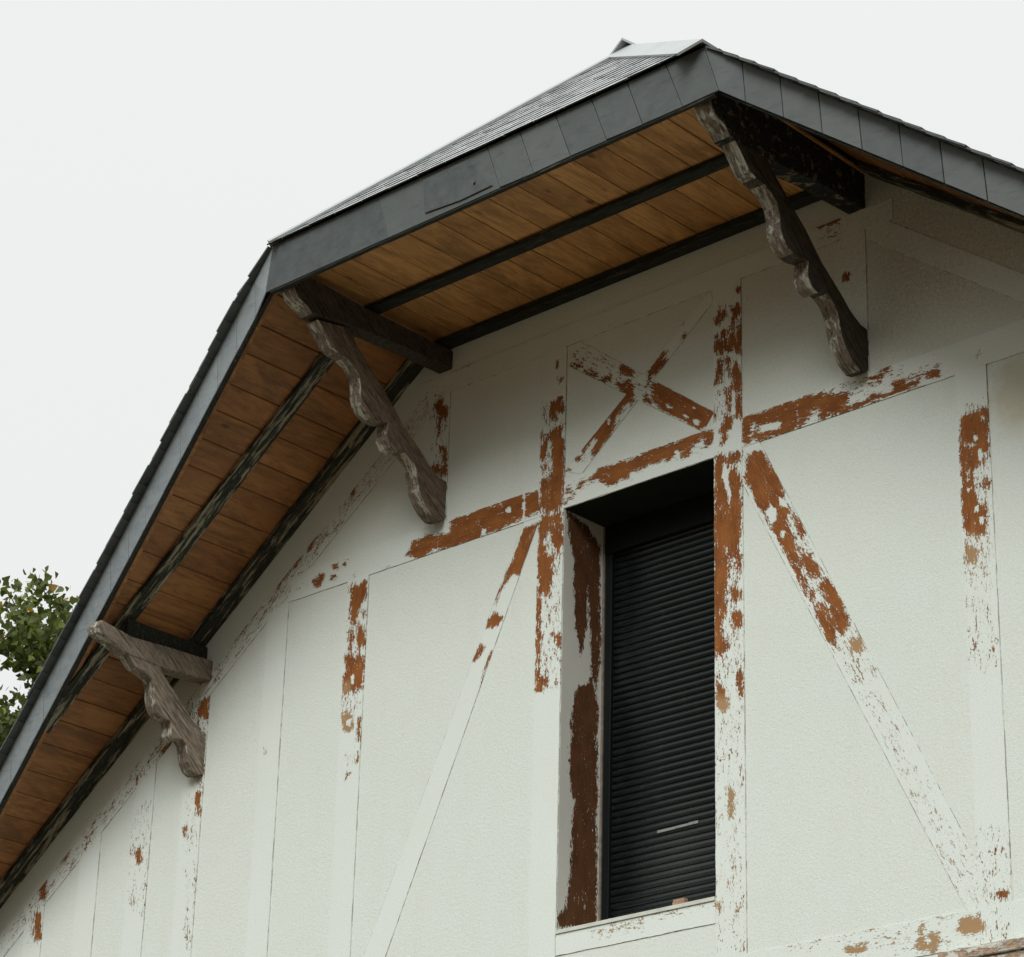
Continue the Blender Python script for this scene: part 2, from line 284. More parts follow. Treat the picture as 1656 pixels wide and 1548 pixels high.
# ------------------------------------------------------------------ node helpers
class NT:
    def __init__(s, name, rough=.8, spec=.3):
        s.mat = bpy.data.materials.new(name); s.mat.use_nodes = True; s.t = s.mat.node_tree
        s.b = s.t.nodes['Principled BSDF']; s.b.inputs['Roughness'].default_value = rough
        s.b.inputs['Specular IOR Level'].default_value = spec
        s.tc = s.t.nodes.new('ShaderNodeTexCoord')
    def n(s, k): return s.t.nodes.new(k)
    def L(s, a, b): s.t.links.new(a, b)
    def setin(s, sock, v):
        if isinstance(v, (int, float)): sock.default_value = v
        elif isinstance(v, tuple): sock.default_value = v if len(v)==len(sock.default_value) else (*v, 1)
        else: s.L(v, sock)
    def mapping(s, src=None, scale=(1,1,1), rot=(0,0,0), loc=(0,0,0)):
        m=s.n('ShaderNodeMapping'); m.inputs['Scale'].default_value=scale; m.inputs['Rotation'].default_value=rot; m.inputs['Location'].default_value=loc
        s.L(src or s.tc.outputs['Object'], m.inputs[0]); return m.outputs[0]
    def noise(s, vec=None, scale=5, detail=4, rough=.55, dist=0, loc=None):
        q=s.n('ShaderNodeTexNoise'); q.inputs['Scale'].default_value=scale; q.inputs['Detail'].default_value=detail
        q.inputs['Roughness'].default_value=rough; q.inputs['Distortion'].default_value=dist
        s.L(vec or s.tc.outputs['Object'], q.inputs['Vector']); return q.outputs['Fac']
    def vor(s, vec=None, scale=5, feat='F1', out='Distance'):
        q=s.n('ShaderNodeTexVoronoi'); q.feature=feat; q.inputs['Scale'].default_value=scale
        s.L(vec or s.tc.outputs['Object'], q.inputs['Vector']); return q.outputs[out]
    def math(s, op, a, b=0, clamp=False):
        q=s.n('ShaderNodeMath'); q.operation=op; q.use_clamp=clamp; s.setin(q.inputs[0], a); s.setin(q.inputs[1], b); return q.outputs[0]
    def ramp(s, fac, lo, hi, a=0., b=1.):
        q=s.n('ShaderNodeMapRange'); q.clamp=True; s.setin(q.inputs[0], fac)
        for i,v in enumerate((lo,hi,a,b)): q.inputs[i+1].default_value=v
        return q.outputs[0]
    def mix(s, fac, a, b, mode='MIX'):
        q=s.n('ShaderNodeMixRGB'); q.blend_type=mode; s.setin(q.inputs[0], fac); s.setin(q.inputs[1], a); s.setin(q.inputs[2], b); return q.outputs[0]
    def at(s, name):
        q=s.n('ShaderNodeAttribute'); q.attribute_name=name; return q.outputs['Fac']
    def color(s, c): s.setin(s.b.inputs['Base Color'], c)
    def bump(s, h, strength=.5, dist=.01, prev=None):
        q=s.n('ShaderNodeBump'); q.inputs['Strength'].default_value=strength; q.inputs['Distance'].default_value=dist
        s.L(h, q.inputs['Height'])
        if prev: s.L(prev, q.inputs['Normal'])
        return q.outputs[0]
    def normal(s, n): s.L(n, s.b.inputs['Normal'])
WALL = (.705,.764,.714); PAINT = (.705,.765,.718); RUST = (.285,.104,.022); RUST_D = (.17,.052,.011); TAN = (.42,.29,.155)
# wall render: sprayed roughcast, painted off-white, with faint dirt runs
def mat_render():
    t=NT('render', .9, .2)
    g=t.noise(scale=170, detail=3, rough=.7); g2=t.noise(scale=60, detail=3); big=t.noise(scale=.9, detail=5, rough=.6)
    st=t.noise(t.mapping(scale=(5,5,.5)), scale=1.3, detail=5)
    spots=t.vor(scale=38); sp=t.ramp(spots, .05, .10, 1, 0); gate=t.ramp(t.noise(scale=9, detail=4), .57, .66)
    c=t.mix(t.ramp(big,.35,.7), WALL, (.715,.765,.705))
    c=t.mix(t.ramp(st,.55,.85,0,.22), c, (.62,.63,.53))
    c=t.mix(t.ramp(g,.35,.55,.38,0), c, (.40,.42,.36))
    c=t.mix(t.ramp(g2,.34,.52,.14,0), c, (.50,.52,.44)); mo=t.noise(scale=7, detail=7, rough=.75); c=t.mix(t.ramp(mo,.45,.72,0,.14), c, (.60,.60,.50))
    c=t.mix(t.math('MULTIPLY', t.math('MULTIPLY', sp, gate), .55), c, (.30,.28,.20))
    # damp ochre stain on the panel right of the far post
    q=t.n('ShaderNodeVectorMath'); q.operation='DISTANCE'; t.L(t.mapping(scale=(1,1,1.1)), q.inputs[0]); q.inputs[1].default_value=(2.31,0,2.05*1.1)
    dm=t.ramp(t.math('ADD', q.outputs['Value'], t.math('MULTIPLY', t.noise(scale=11,detail=5), .35)), .28, .46, .5, 0)
    c=t.mix(dm, c, (.50,.43,.27))
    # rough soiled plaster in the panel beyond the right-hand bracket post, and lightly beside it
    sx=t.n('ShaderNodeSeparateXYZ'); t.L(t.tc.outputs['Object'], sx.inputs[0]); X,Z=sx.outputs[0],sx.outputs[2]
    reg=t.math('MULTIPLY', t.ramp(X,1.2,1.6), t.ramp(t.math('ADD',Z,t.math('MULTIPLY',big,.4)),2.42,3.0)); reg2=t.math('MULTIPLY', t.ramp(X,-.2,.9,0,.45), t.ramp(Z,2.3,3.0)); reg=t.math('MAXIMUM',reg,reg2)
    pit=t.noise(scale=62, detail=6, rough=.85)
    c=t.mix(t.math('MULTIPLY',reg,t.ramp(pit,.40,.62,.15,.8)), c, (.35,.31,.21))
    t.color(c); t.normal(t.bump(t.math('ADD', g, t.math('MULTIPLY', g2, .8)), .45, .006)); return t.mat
# painted timber, the paint peeled off where 'peel' is high; UV = (along, across) in metres
def mat_peel(name='peeling_paint', dark=0.):
    t=NT(name, .75, .25)
    uv=t.tc.outputs['UV']
    n1=t.noise(t.mapping(uv, scale=(24,62,1)), scale=1, detail=7, rough=.7)
    n2=t.noise(t.mapping(uv, scale=(75,130,1), loc=(3,7,0)), scale=1, detail=4, rough=.7)
    n3=t.noise(t.mapping(uv, scale=(2.2,5,1), loc=(9,1,0)), scale=1, detail=3)
    n4=t.noise(t.mapping(uv, scale=(7,17,1), loc=(1,5,0)), scale=1, detail=5, rough=.6); n5=t.noise(t.mapping(uv, scale=(12,170,1), loc=(4,2,0)), scale=1, detail=3, rough=.6)
    nz=t.math('ADD', t.math('MULTIPLY', t.math('SUBTRACT', n1, .5), 1.7), t.math('MULTIPLY', t.math('SUBTRACT', n2, .5), 1.35))
    v=t.math('ADD', t.math('ADD', t.at('peel'), nz), t.math('ADD', t.math('MULTIPLY', t.math('SUBTRACT', n4,.5), 1.0), t.math('MULTIPLY', t.math('SUBTRACT', n5,.5), .42)))
    m=t.ramp(v, .50, .54)
    halo=t.math('SUBTRACT', t.ramp(v, .40, .505), m)
    grain=t.noise(t.mapping(uv, scale=(6,120,1)), scale=1, detail=5, rough=.7)
    blot=t.noise(t.mapping(uv, scale=(9,14,1)), scale=1, detail=4)
    rust=t.mix(t.ramp(blot,.33,.74), RUST_D if not dark else (.075,.032,.012), RUST if not dark else (.13,.05,.018))
    rust=t.mix(t.ramp(grain,.48,.72,0,.5), rust, (.38,.155,.042) if not dark else (.16,.07,.03))
    rust=t.mix(t.at('tan'), rust, TAN)
    fl=t.vor(t.mapping(uv, scale=(1,1,1)), scale=75); rust=t.mix(t.math('MULTIPLY', t.ramp(fl,.10,.16,1,0), t.ramp(n2,.5,.62)), rust, (.62,.50,.36))
    pv=t.noise(t.mapping(uv, scale=(2,3,1)), scale=1, detail=5)
    base = PAINT if not dark else (.66,.66,.60)
    p=t.mix(t.ramp(pv,.4,.75,0,.5), base, (.70,.735,.665) if not dark else (.56,.55,.49))
    p=t.mix(t.ramp(n2,.60,.74,0,.35), p, (.50,.49,.38))
    p=t.mix(t.math('MULTIPLY',halo,.30), p, (.50,.46,.33))
    fine=t.noise(t.mapping(uv, scale=(1,1,1)), scale=170, detail=3); p=t.mix(t.ramp(fine,.34,.54,.36,0), p, (.42,.44,.38))
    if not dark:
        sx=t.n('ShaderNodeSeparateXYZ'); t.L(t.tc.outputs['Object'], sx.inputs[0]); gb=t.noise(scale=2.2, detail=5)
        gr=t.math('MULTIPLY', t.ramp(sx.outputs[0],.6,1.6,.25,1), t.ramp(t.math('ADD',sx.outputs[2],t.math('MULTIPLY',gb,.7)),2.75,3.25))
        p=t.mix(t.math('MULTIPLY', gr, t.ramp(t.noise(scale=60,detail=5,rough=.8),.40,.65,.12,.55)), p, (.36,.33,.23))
    t.color(t.mix(m, p, rust))
    b=t.bump(t.math('SUBTRACT', 1, m), .7, .0022); b=t.bump(fine, .3, .003, b); t.normal(b); return t.mat
def mat_plain(name, col, rough=.8, spec=.3, var=.25, scale=8, bump=.0, col2=None, stretch=(1,1,1)):
    t=NT(name, rough, spec); n=t.noise(t.mapping(scale=stretch), scale=scale, detail=5)
    c2 = col2 or tuple(x*(1-var) for x in col)
    t.color(t.mix(t.ramp(n,.35,.65), col, c2))
    if bump: t.normal(t.bump(n, .6, bump))
    return t.mat
def mat_slate(name, base, hi, rough=.5, ior=1.5, bmp=.45):
    t=NT(name, rough, .5); t.b.inputs['IOR'].default_value=ior
    n=t.noise(t.mapping(scale=(1,1,1)), scale=14, detail=6, rough=.65); s=t.noise(t.mapping(rot=(0,.5,.4), scale=(4,4,22)), scale=2.2, detail=5)
    c=t.mix(t.at('rnd'), base, hi); c=t.mix(t.ramp(n,.35,.7,0,.5), c, tuple(x*1.35 for x in hi)); c=t.mix(t.ramp(s,.55,.75,0,.45), c, tuple(x*.55 for x in base))
    t.color(c); t.setin(t.b.inputs['Roughness'], t.ramp(n,.3,.7,rough-.08,rough+.15))
    t.normal(t.bump(t.math('ADD', s, t.math('MULTIPLY', n, .5)), bmp, .004)); return t.mat
# varnished pine boards; grain runs across the gable (y)
def mat_boards(name, a, b, gscale=(26,1.6,26)):
    t=NT(name, .55, .3)
    off=t.n('ShaderNodeCombineXYZ'); t.L(t.math('MULTIPLY', t.at('rnd'), 37.), off.inputs[1])
    va=t.n('ShaderNodeVectorMath'); va.operation='ADD'; t.L(t.tc.outputs['Object'], va.inputs[0]); t.L(off.outputs[0], va.inputs[1])
    v=va.outputs[0]
    g=t.noise(t.mapping(v, scale=gscale), scale=1.6, detail=6, rough=.65, dist=.6); big=t.noise(t.mapping(v, scale=(3,1.2,3)), scale=1.5, detail=4)
    c=t.mix(t.at('rnd'), a, b); c=t.mix(t.ramp(g,.44,.62,0,.7), c, tuple(x*.55 for x in a)); c=t.mix(t.ramp(big,.42,.75,0,.5), c, tuple(x*.5 for x in b))
    k=t.vor(t.mapping(v, scale=(7,3.4,7)), scale=1.); kn=t.math('MULTIPLY', t.ramp(k,.05,.15,1,0), t.ramp(big,.50,.56)); c=t.mix(t.math('MULTIPLY',kn,.85), c, (.045,.018,.008))
    s=t.noise(t.mapping(v, scale=(22,5,22)), scale=2.6, detail=6, rough=.75); c=t.mix(t.ramp(s,.56,.70,0,.65), c, (.08,.035,.014))
    st=t.noise(t.mapping(v, scale=(3.2,.9,3.2)), scale=2.2, detail=6, rough=.75, dist=.8); c=t.mix(t.ramp(st,.46,.63,0,.68), c, tuple(x*.38 for x in b))
    st2=t.noise(t.mapping(v, scale=(30,2,30)), scale=2.2, detail=3); c=t.mix(t.ramp(st2,.6,.75,0,.5), c, tuple(min(1,x*1.35) for x in a))
    t.color(c); t.normal(t.bump(g, .3, .003)); return t.mat
# weathered battens / beams: dark wood with scraps of old paint
def mat_weather(name, dark, paint, amount, scale=(6,6,6), rough=.85, hi=None, rot=0., ry=0.):
    t=NT(name, rough, .2); src=t.mapping(rot=(rot,ry,0)) if (rot or ry) else None
    a=t.noise(t.mapping(src,scale=scale), scale=2.6, detail=7, rough=.72, dist=.3); g=t.noise(t.mapping(src,scale=tuple(3*x for x in scale)), scale=3, detail=5, rough=.7)
    m=t.ramp(a, amount, amount+.05); c=t.mix(t.ramp(g,.38,.66), dark, hi or tuple(min(1,x*2.4+.01) for x in dark))
    p=t.mix(t.ramp(g,.45,.7), paint, tuple(x*.6 for x in paint))
    c=t.mix(m, c, p)
    if rot:
        k=t.noise(t.mapping(src,scale=(34,1.0,34)), scale=3, detail=5, rough=.65, dist=.25); ck=t.ramp(k,.36,.43,1,0); c=t.mix(t.math('MULTIPLY',ck,.8), c, tuple(x*.22 for x in dark))
        k2=t.noise(t.mapping(src,scale=(60,2.,60)), scale=3, detail=4, rough=.7); c=t.mix(t.ramp(k2,.56,.72,0,.5), c, tuple(min(1,x*1.5) for x in (hi or dark)))
        g=t.math('SUBTRACT', g, ck)
    t.color(c); t.normal(t.bump(t.math('ADD', g, m), .8, .004)); return t.mat
def mat_dusty():
    t=NT('shutter_metal', .22, .5); n=t.noise(t.mapping(scale=(6,6,14)), scale=2, detail=6, rough=.7); f=t.noise(scale=70, detail=4, rough=.7)
    q=t.n('ShaderNodeVectorMath'); q.operation='DISTANCE'; t.L(t.mapping(scale=(1,0,1)), q.inputs[0]); q.inputs[1].default_value=(.02,0,.36)
    d=t.math('MULTIPLY', t.ramp(t.math('ADD', q.outputs['Value'], t.math('MULTIPLY', n, .25)), .16, .46, 1, 0), t.ramp(f,.38,.62,.35,1))
    d=t.math('ADD', t.math('MULTIPLY', d, .8), t.ramp(n,.5,.8,0,.3), True)
    t.color(t.mix(d, (.004,.008,.0085), (.038,.042,.040))); t.setin(t.b.inputs['Roughness'], t.ramp(d,0,1,.22,.6)); return t.mat
M = dict(
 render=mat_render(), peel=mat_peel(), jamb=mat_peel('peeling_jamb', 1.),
 crack=mat_weather('joint', (.17,.16,.12), (.66,.69,.63), .46, scale=(7,7,3)),
 slate=mat_slate('fascia_slate', (.052,.062,.062), (.098,.110,.108), .56, 1.5, .18),
 verge=mat_slate('verge_slate', (.19,.22,.228), (.23,.262,.27), .38),
 hip=mat_slate('hip_slate', (.34,.36,.36), (.46,.48,.48), .16, 2.1, .0),  # pale copy of the slate: grazing sky reflection put into the base colour
 roof=mat_slate('roof_slate', (.05,.058,.058), (.085,.095,.095), .30),
 zinc=mat_plain('zinc', (.38,.41,.405), .38, .5, .12, 3),
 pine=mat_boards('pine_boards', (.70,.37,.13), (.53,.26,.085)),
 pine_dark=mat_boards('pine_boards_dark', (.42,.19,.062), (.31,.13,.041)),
 pine_edge=mat_boards('pine_verge', (.46,.20,.062), (.36,.145,.043), (5,5,26)),
 batten_l=mat_weather('weathered_batten', (.02,.022,.017), (.34,.31,.23), .50, scale=(1.5,13,13), ry=R(36.5)),
 batten_r=mat_weather('weathered_batten_right', (.02,.022,.017), (.34,.31,.23), .50, scale=(1.5,13,13), ry=R(-36.5)),
 batten_dark=mat_weather('dark_batten', (.014,.016,.013), (.10,.095,.07), .56, scale=(1.2,13,13)),
 greyboard=mat_weather('grey_board', (.13,.11,.085), (.16,.145,.11), .5, scale=(10,3,10)),
 oak_light=mat_weather('weathered_oak_light', (.14,.115,.092), (.36,.31,.245), .55, scale=(9,1.6,9), rot=R(38), hi=(.34,.27,.205)),
 oak=mat_weather('weathered_oak', (.09,.074,.06), (.33,.29,.225), .575, scale=(9,1.6,9), rot=R(38), hi=(.25,.19,.14)),
 oak_dark=mat_weather('weathered_oak_dark', (.035,.030,.024), (.10,.085,.062), .57, scale=(9,1.6,9), rot=R(38), hi=(.105,.085,.065)),
 oak_paint=mat_weather('oak_with_old_paint', (.115,.095,.075), (.50,.49,.41), .50, scale=(12,2.2,9), rot=R(38), hi=(.27,.22,.17)),
 black=mat_weather('black_flaking_beam', (.010,.012,.011), (.24,.20,.13), .545, scale=(5,6,7)),
 metal=mat_dusty(),
 metal_d=mat_plain('shutter_guide', (.003,.005,.005), .6, .2, .2, 5),
 lintel=mat_plain('lintel_dark', (.016,.022,.017), .8, .2, .3, 12),
 label=mat_plain('sticker_remains', (.27,.285,.27), .6, .4, .35, 60),
 smudge=mat_plain('glue_smudge', (.085,.088,.085), .6, .3, .4, 40),
 block=mat_plain('block_wood', (.42,.27,.18), .7, .3, .3, 50),
 bead=mat_plain('frame_bead', (.20,.17,.13), .6, .3, .4, 30),
 bark=mat_plain('bark', (.06,.05,.038), .9, .2, .5, 20, .01),
 sidewall=mat_plain('side_render', (.64,.67,.60), .9, .2, .08, 3, .002),
)
def mat_leaf():
    t=NT('leaf', .5, .35); r=t.at('rnd')
    q=t.n('ShaderNodeValToRGB'); t.L(r, q.inputs[0]); e=q.color_ramp.elements
    e[0].position=0; e[0].color=(.05,.07,.016,1); e[1].position=1; e[1].color=(.36,.20,.03,1)
    for p,c in ((.35,(.085,.115,.025,1)),(.7,(.19,.23,.05,1)),(.9,(.30,.30,.08,1)),(.965,(.36,.30,.07,1))):
        x=e.new(p); x.color=c
    t.color(q.outputs[0])
    tr=t.n('ShaderNodeBsdfTranslucent'); t.L(q.outputs[0], tr.inputs[0]); ms=t.n('ShaderNodeMixShader'); ms.inputs[0].default_value=.45
    o=t.t.nodes['Material Output']; t.L(t.b.outputs[0], ms.inputs[1]); t.L(tr.outputs[0], ms.inputs[2]); t.L(ms.outputs[0], o.inputs[0]); return t.mat
M['leaf']=mat_leaf()
def mat_ground():
    t=NT('gravel', .95, .15); n=t.noise(scale=.25, detail=6); g=t.vor(scale=28, out='Color'); f=t.noise(scale=40, detail=4)
    c=t.mix(t.ramp(n,.45,.6), (.135,.105,.066), (.105,.08,.05)); c=t.mix(.25, c, g, 'MULTIPLY'); t.color(c); t.normal(t.bump(f,.6,.02)); return t.mat
# ------------------------------------------------------------------ ground and sky are structure
g = mesh('ground', [(-300,-300,GROUND),(300,-300,GROUND),(300,300,GROUND),(-300,300,GROUND)], [(0,1,2,3)], mat_ground()); g['kind']='structure'
# ------------------------------------------------------------------ the house
house = bpy.data.objects.new('house', None); link(house); house.location=(0,0,GROUND)
house['label'] = 'old white gabled house with peeling brown painted half-timbering under a half-hipped slate roof'
house['category'] = 'house'
def part(o, parent=house, label=None):
    o.parent = parent
    if parent is house: o.matrix_parent_inverse = Matrix.Translation((0,0,-GROUND))
    if label: o['label']=label
    return o
# gable wall with the window opening
WX=.5; WT=2.2425; TH=.42
def top(ax): return min(3.52, 3.535-M_*(ax-1.53))+.0
mb=MB()
xs=[-5.95,-1.55,-WX,WX,1.55,5.95]
def wallcol(x0,x1,z0,zt0,zt1):
    mb.prism([(x0,0,z0),(x1,0,z0),(x1,0,zt1),(x0,0,zt0)], (0,TH,0))
wallcol(-5.95,-1.55,GROUND,top(5.95),3.52); wallcol(-1.55,-WX,GROUND,3.52,3.52)
wallcol(WX,1.55,GROUND,3.52,3.52); wallcol(1.55,5.95,GROUND,3.52,top(5.95))
wallcol(-WX,WX,GROUND,-.06,-.06); wallcol(-WX,WX,WT,3.52,3.52)
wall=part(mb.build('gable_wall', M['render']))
bm=bmesh.new(); bm.from_mesh(wall.data); bmesh.ops.remove_doubles(bm, verts=bm.verts, dist=1e-4)
inner=[f for f in bm.faces if abs(f.normal.y)<.1 and len([1 for v in f.verts])==4 and any(sum(1 for h in bm.faces if h is not f and set(h.verts)==set(f.verts)) for _ in (0,))]
bmesh.ops.delete(bm, geom=inner, context='FACES_ONLY'); bm.to_mesh(wall.data); bm.free()
mb=MB()
for s in (-1,1): mb.box(*(sorted((s*5.95, s*5.53))), TH, LEN, GROUND, top(5.95)-.05)
mb.box(-5.52,5.52, LEN-.4, LEN, GROUND, top(5.95)-.08)
part(mb.build('side_wall', M['sidewall']))
# ------------------------------------------------------------------ peeled timbers
PEEL += [('F',.43,[-1.5,3.28,-1.5,3.10,-4.9,.58,-4.9,.78]),('F',.45,[-3.3,1.85,-3.2,1.85,-3.2,1.2,-3.3,1.2]),
 ('F',.52,[-.28,-.02,.08,-.02,.08,-.09,-.28,-.09]),('T',1,[-.4,.0,.4,.0,.4,-.12,-.4,-.12]),('F',.40,[.1,.0,.45,.0,.45,-.07,.1,-.07]),
 ('F',.46,[.5,2.25,.68,2.25,.68,1.05,.5,1.05]),('F',.36,[.5,1.05,.68,1.05,.68,.55,.5,.55]),('F',.50,[.70,2.2,.80,2.2,1.33,1.15,1.15,1.15]),
 ('F',.45,[-.68,2.3,-.5,2.3,-.5,1.6,-.68,1.6]),('F',.42,[-.68,2.9,-.5,2.9,-.5,2.4,-.68,2.4]),('F',.42,[.5,3.05,.68,3.05,.68,2.41,.5,2.41]),
 ('F',.38,[-.5,2.40,.5,2.40,.5,2.30,-.5,2.30]),('F',.45,[.68,2.40,1.5,2.41,1.5,2.24,.68,2.24]),('F',.44,[1.94,2.05,2.11,2.05,2.11,1.3,1.94,1.3]),
 ('F',.41,[-2.12,2.23,-1.94,2.23,-1.94,1.45,-2.12,1.45]),('F',.36,[-.5,3.17,-.38,3.17,.06,2.83,0,2.72,-.5,3.05]),('F',.42,[-.4,2.46,-.3,2.46,.1,2.78,.0,2.82,-.42,2.5]),('F',.44,[0,2.85,.06,2.68,.5,2.42,.5,2.52])]
def pin(px,pz,poly):
    c=np.zeros(px.shape,bool); n=len(poly)
    for i in range(n):
        x1,z1=poly[i]; x2,z2=poly[(i+1)%n]
        if z1==z2: continue
        k=((z1>pz)!=(z2>pz)) & (px < (x2-x1)*(pz-z1)/(z2-z1)+x1); c^=k
    return c
def pdist(px,pz,poly):
    d=np.full(px.shape,9.); n=len(poly)
    for i in range(n):
        a=np.array(poly[i]); b=np.array(poly[(i+1)%n]); ab=b-a; L=(ab@ab) or 1e-9
        t=np.clip(((px-a[0])*ab[0]+(pz-a[1])*ab[1])/L,0,1)
        d=np.minimum(d, np.hypot(px-a[0]-t*ab[0], pz-a[1]-t*ab[1]))
    return d
def peel_at(px,pz,data,base=.0):
    s=np.full(px.shape,-1.); h=np.full(px.shape,-1.); f=np.full(px.shape,base); tn=np.zeros(px.shape)
    for kind,dens,flat in data:
        poly=list(zip(flat[::2],flat[1::2])); P=np.array(poly); pad=.06
        sel=(px>P[:,0].min()-pad)&(px<P[:,0].max()+pad)&(pz>P[:,1].min()-pad)&(pz<P[:,1].max()+pad)
        if not sel.any(): continue
        x,z=px[sel],pz[sel]; sd_=pdist(x,z,poly)*np.where(pin(x,z,poly),1,-1)
        if kind=='S': s[sel]=np.maximum(s[sel], sd_)
        elif kind=='H': h[sel]=np.maximum(h[sel], sd_)
        elif kind=='F': f[sel]=np.maximum(f[sel], base+(dens-base)*np.clip(.5+sd_/.05,0,1))
        else: tn[sel]=np.maximum(tn[sel], np.clip(.5+sd_/.05,0,1))
    sv=np.clip(.5+(s+.006)/.042,0,1); hv=np.clip(.5+h/.016,0,1)
    f=f*.84; v=f+(.86-f)*sv; v=v*(1-hv)+.12*hv
    return v, tn*.7
def timber(name, q, proud=.005, data=None, label=None, crack=(), step=.011):
    """q: four wall points (x,z): start-left, start-right, end-right, end-left; left/right across, start->end along the grain"""
    q=[np.array(a,float) for a in q]
    L=max(np.linalg.norm(q[3]-q[0]),np.linalg.norm(q[2]-q[1])); W=max(np.linalg.norm(q[1]-q[0]),np.linalg.norm(q[2]-q[3]))
    n=max(2,int(L/step)); k=max(3,int(W/step))
    seed=random.random()*50
    V=[];UV=[];F=[]
    for i in range(n+1):
        t=i/n; a=q[0]+(q[3]-q[0])*t; b=q[1]+(q[2]-q[1])*t
        for j in range(k+1):
            u=j/k; p=a+(b-a)*u
            if j in (0,k):
                w=mnoise.noise(Vector((t*L*9+seed,j*5.3,2)))*.003+mnoise.noise(Vector((t*L*40+seed,j*5.3,7)))*.0015
                p=p+(b-a)/W*w
            V.append((p[0],-proud,p[1])); UV.append((t*L+seed,u*W+seed))
    for i in range(n):
        for j in range(k):
            a=i*(k+1)+j; F.append((a,a+1,a+k+2,a+k+1))
    ring=[j for j in range(k+1)]+[i*(k+1)+k for i in range(1,n+1)]+[n*(k+1)+j for j in range(k-1,-1,-1)]+[i*(k+1) for i in range(n-1,0,-1)]
    base=len(V)
    for r_ in ring: V.append((V[r_][0], .004, V[r_][2])); UV.append(UV[r_])
    for i in range(len(ring)):
        j=(i+1)%len(ring); F.append((ring[i],ring[j],base+j,base+i))
    nf=len(F)
    A=np.array(V); pv,tn=peel_at(A[:,0],A[:,2],data if data is not None else PEEL)
    # hairline joints where render and timber meet
    def side(a,b,sgn):
        d=b-a; l=np.linalg.norm(d); nn=np.array([d[1],-d[0]])/l*sgn; m_=int(l/.05)
        for i in range(m_):
            t0,t1=i/m_,(i+1)/m_; w=.0028+.0016*mnoise.noise(Vector((i*.7+seed,3,1)))
            p0=a+d*t0; p1=a+d*t1; o=len(V)
            for p,e in ((p0,-.003),(p1,-.003),(p1,w),(p0,w)): V.append((p[0]+nn[0]*e,-.0012,p[1]+nn[1]*e)); UV.append((0,0))
            F.append((o,o+1,o+2,o+3))
    for c in crack:
        if c=='r': side(q[1],q[2],1)
        if c=='l': side(q[0],q[3],-1)
    o=mesh(name,V,F,[M['peel'],M['crack']])
    o.data.polygons.foreach_set('material_index',[0]*nf+[1]*(len(F)-nf))
    ul=o.data.uv_layers.new(name='UVMap'); idx=np.empty(len(o.data.loops),int); o.data.loops.foreach_get('vertex_index',idx)
    ul.data.foreach_set('uv', np.array(UV,dtype=np.float32)[idx].ravel())
    z=len(V)-len(pv); attr(o,'peel',np.concatenate([pv,np.zeros(z)])); attr(o,'tan',np.concatenate([tn,np.zeros(z)]))
    bm=bmesh.new(); bm.from_mesh(o.data); bmesh.ops.recalc_face_normals(bm, faces=bm.faces)
    if sum(f.normal.y for f in bm.faces)>0: bmesh.ops.reverse_faces(bm, faces=bm.faces)
    bm.to_mesh(o.data); bm.free()
    return part(o, house, label)
def post(x0,x1,z0,z1,label=None,crack='r',proud=.0065): return timber('timber_post', [(x0,z0),(x1,z0),(x1,z1),(x0,z1)], proud, label=label, crack=crack)
def beam(x0,x1,z0,z1,label=None,crack='r',proud=.0045):  # along x; lower edge is 'right'
    return timber('timber_beam', [(x0,z1),(x0,z0),(x1,z0),(x1,z1)], proud, label=label, crack=crack)
post(.5015,.6786,-.46,3.19,'half-timber post right of the window, brown with peeling white paint')
post(-.6786,-.5015,-.46,3.19,'half-timber post left of the window, paint flaked off at its top')
post(1.277,1.4535,2.40,3.19); post(-1.545,-1.365,2.40,3.19)
post(1.942,2.110,-.46,2.2425,'far right post with its upper stretch stripped to brown wood')
post(-2.112,-1.945,-2.2,2.2425,'post left of the window with a short stripped brown stretch')
post(-2.762,-2.594,-2.2,2.2425)
for x1,z1 in ((-3.222,1.83),(-3.654,1.50),(-4.107,1.165),(-4.585,.815),(-5.1,.43)): post(x1-.172,x1,-2.4,z1)
beam(-2.60,2.95,2.2425,2.405,'long horizontal beam over the window, blotched brown and white')
beam(-1.62,1.62,3.187,3.307,None,'rl')
beam(-.4985,.4985,-.127,0.,'window sill timber, painted white with grey patches')
beam(-5.9,2.95,-.46,-.30,None,'')
BR=[.0018]
def brace(q,label=None,crack='rl'):
    BR[0]+=.0004; return timber('timber_brace', q, BR[0], label=label, crack=crack)
brace([(.580,2.2425),(.785,2.2425),(2.045,-.30),(1.880,-.30)],'long slanting brace right of the window, stripped brown at its top')
brace([(-.785,2.2425),(-.67,2.2425),(-1.885,-.30),(-2.045,-.30)][0:2]+[(-1.849,-.30),(-2.03,-.30)],'long slanting brace left of the window, brown only near the beam')
brace([(-.50,2.405),(-.372,2.405),(.502,3.120),(.50,3.187)][0:0]+[(-.5,2.455),(-.385,2.405),(.50,3.120),(.475,3.187)],'rising half of the crossed braces over the window')
brace([(-.5,3.075),(-.415,3.187),(.5,2.490),(.43,2.405)],'falling half of the crossed braces over the window')
def rk(s):   # sloping painted band that follows the rake
    a,b=1.46,5.6
    z=lambda x: 3.135-M_*(x-1.46)
    q=[(s*a,z(a)+.15),(s*a,z(a)),(s*b,z(b)),(s*b,z(b)+.15)]
    if s>0: q=[q[1],q[0],q[3],q[2]]
    timber('timber_beam', q if s<0 else [q[1],q[0],q[3],q[2]], .0035, crack='rl')
rk(-1); rk(1)
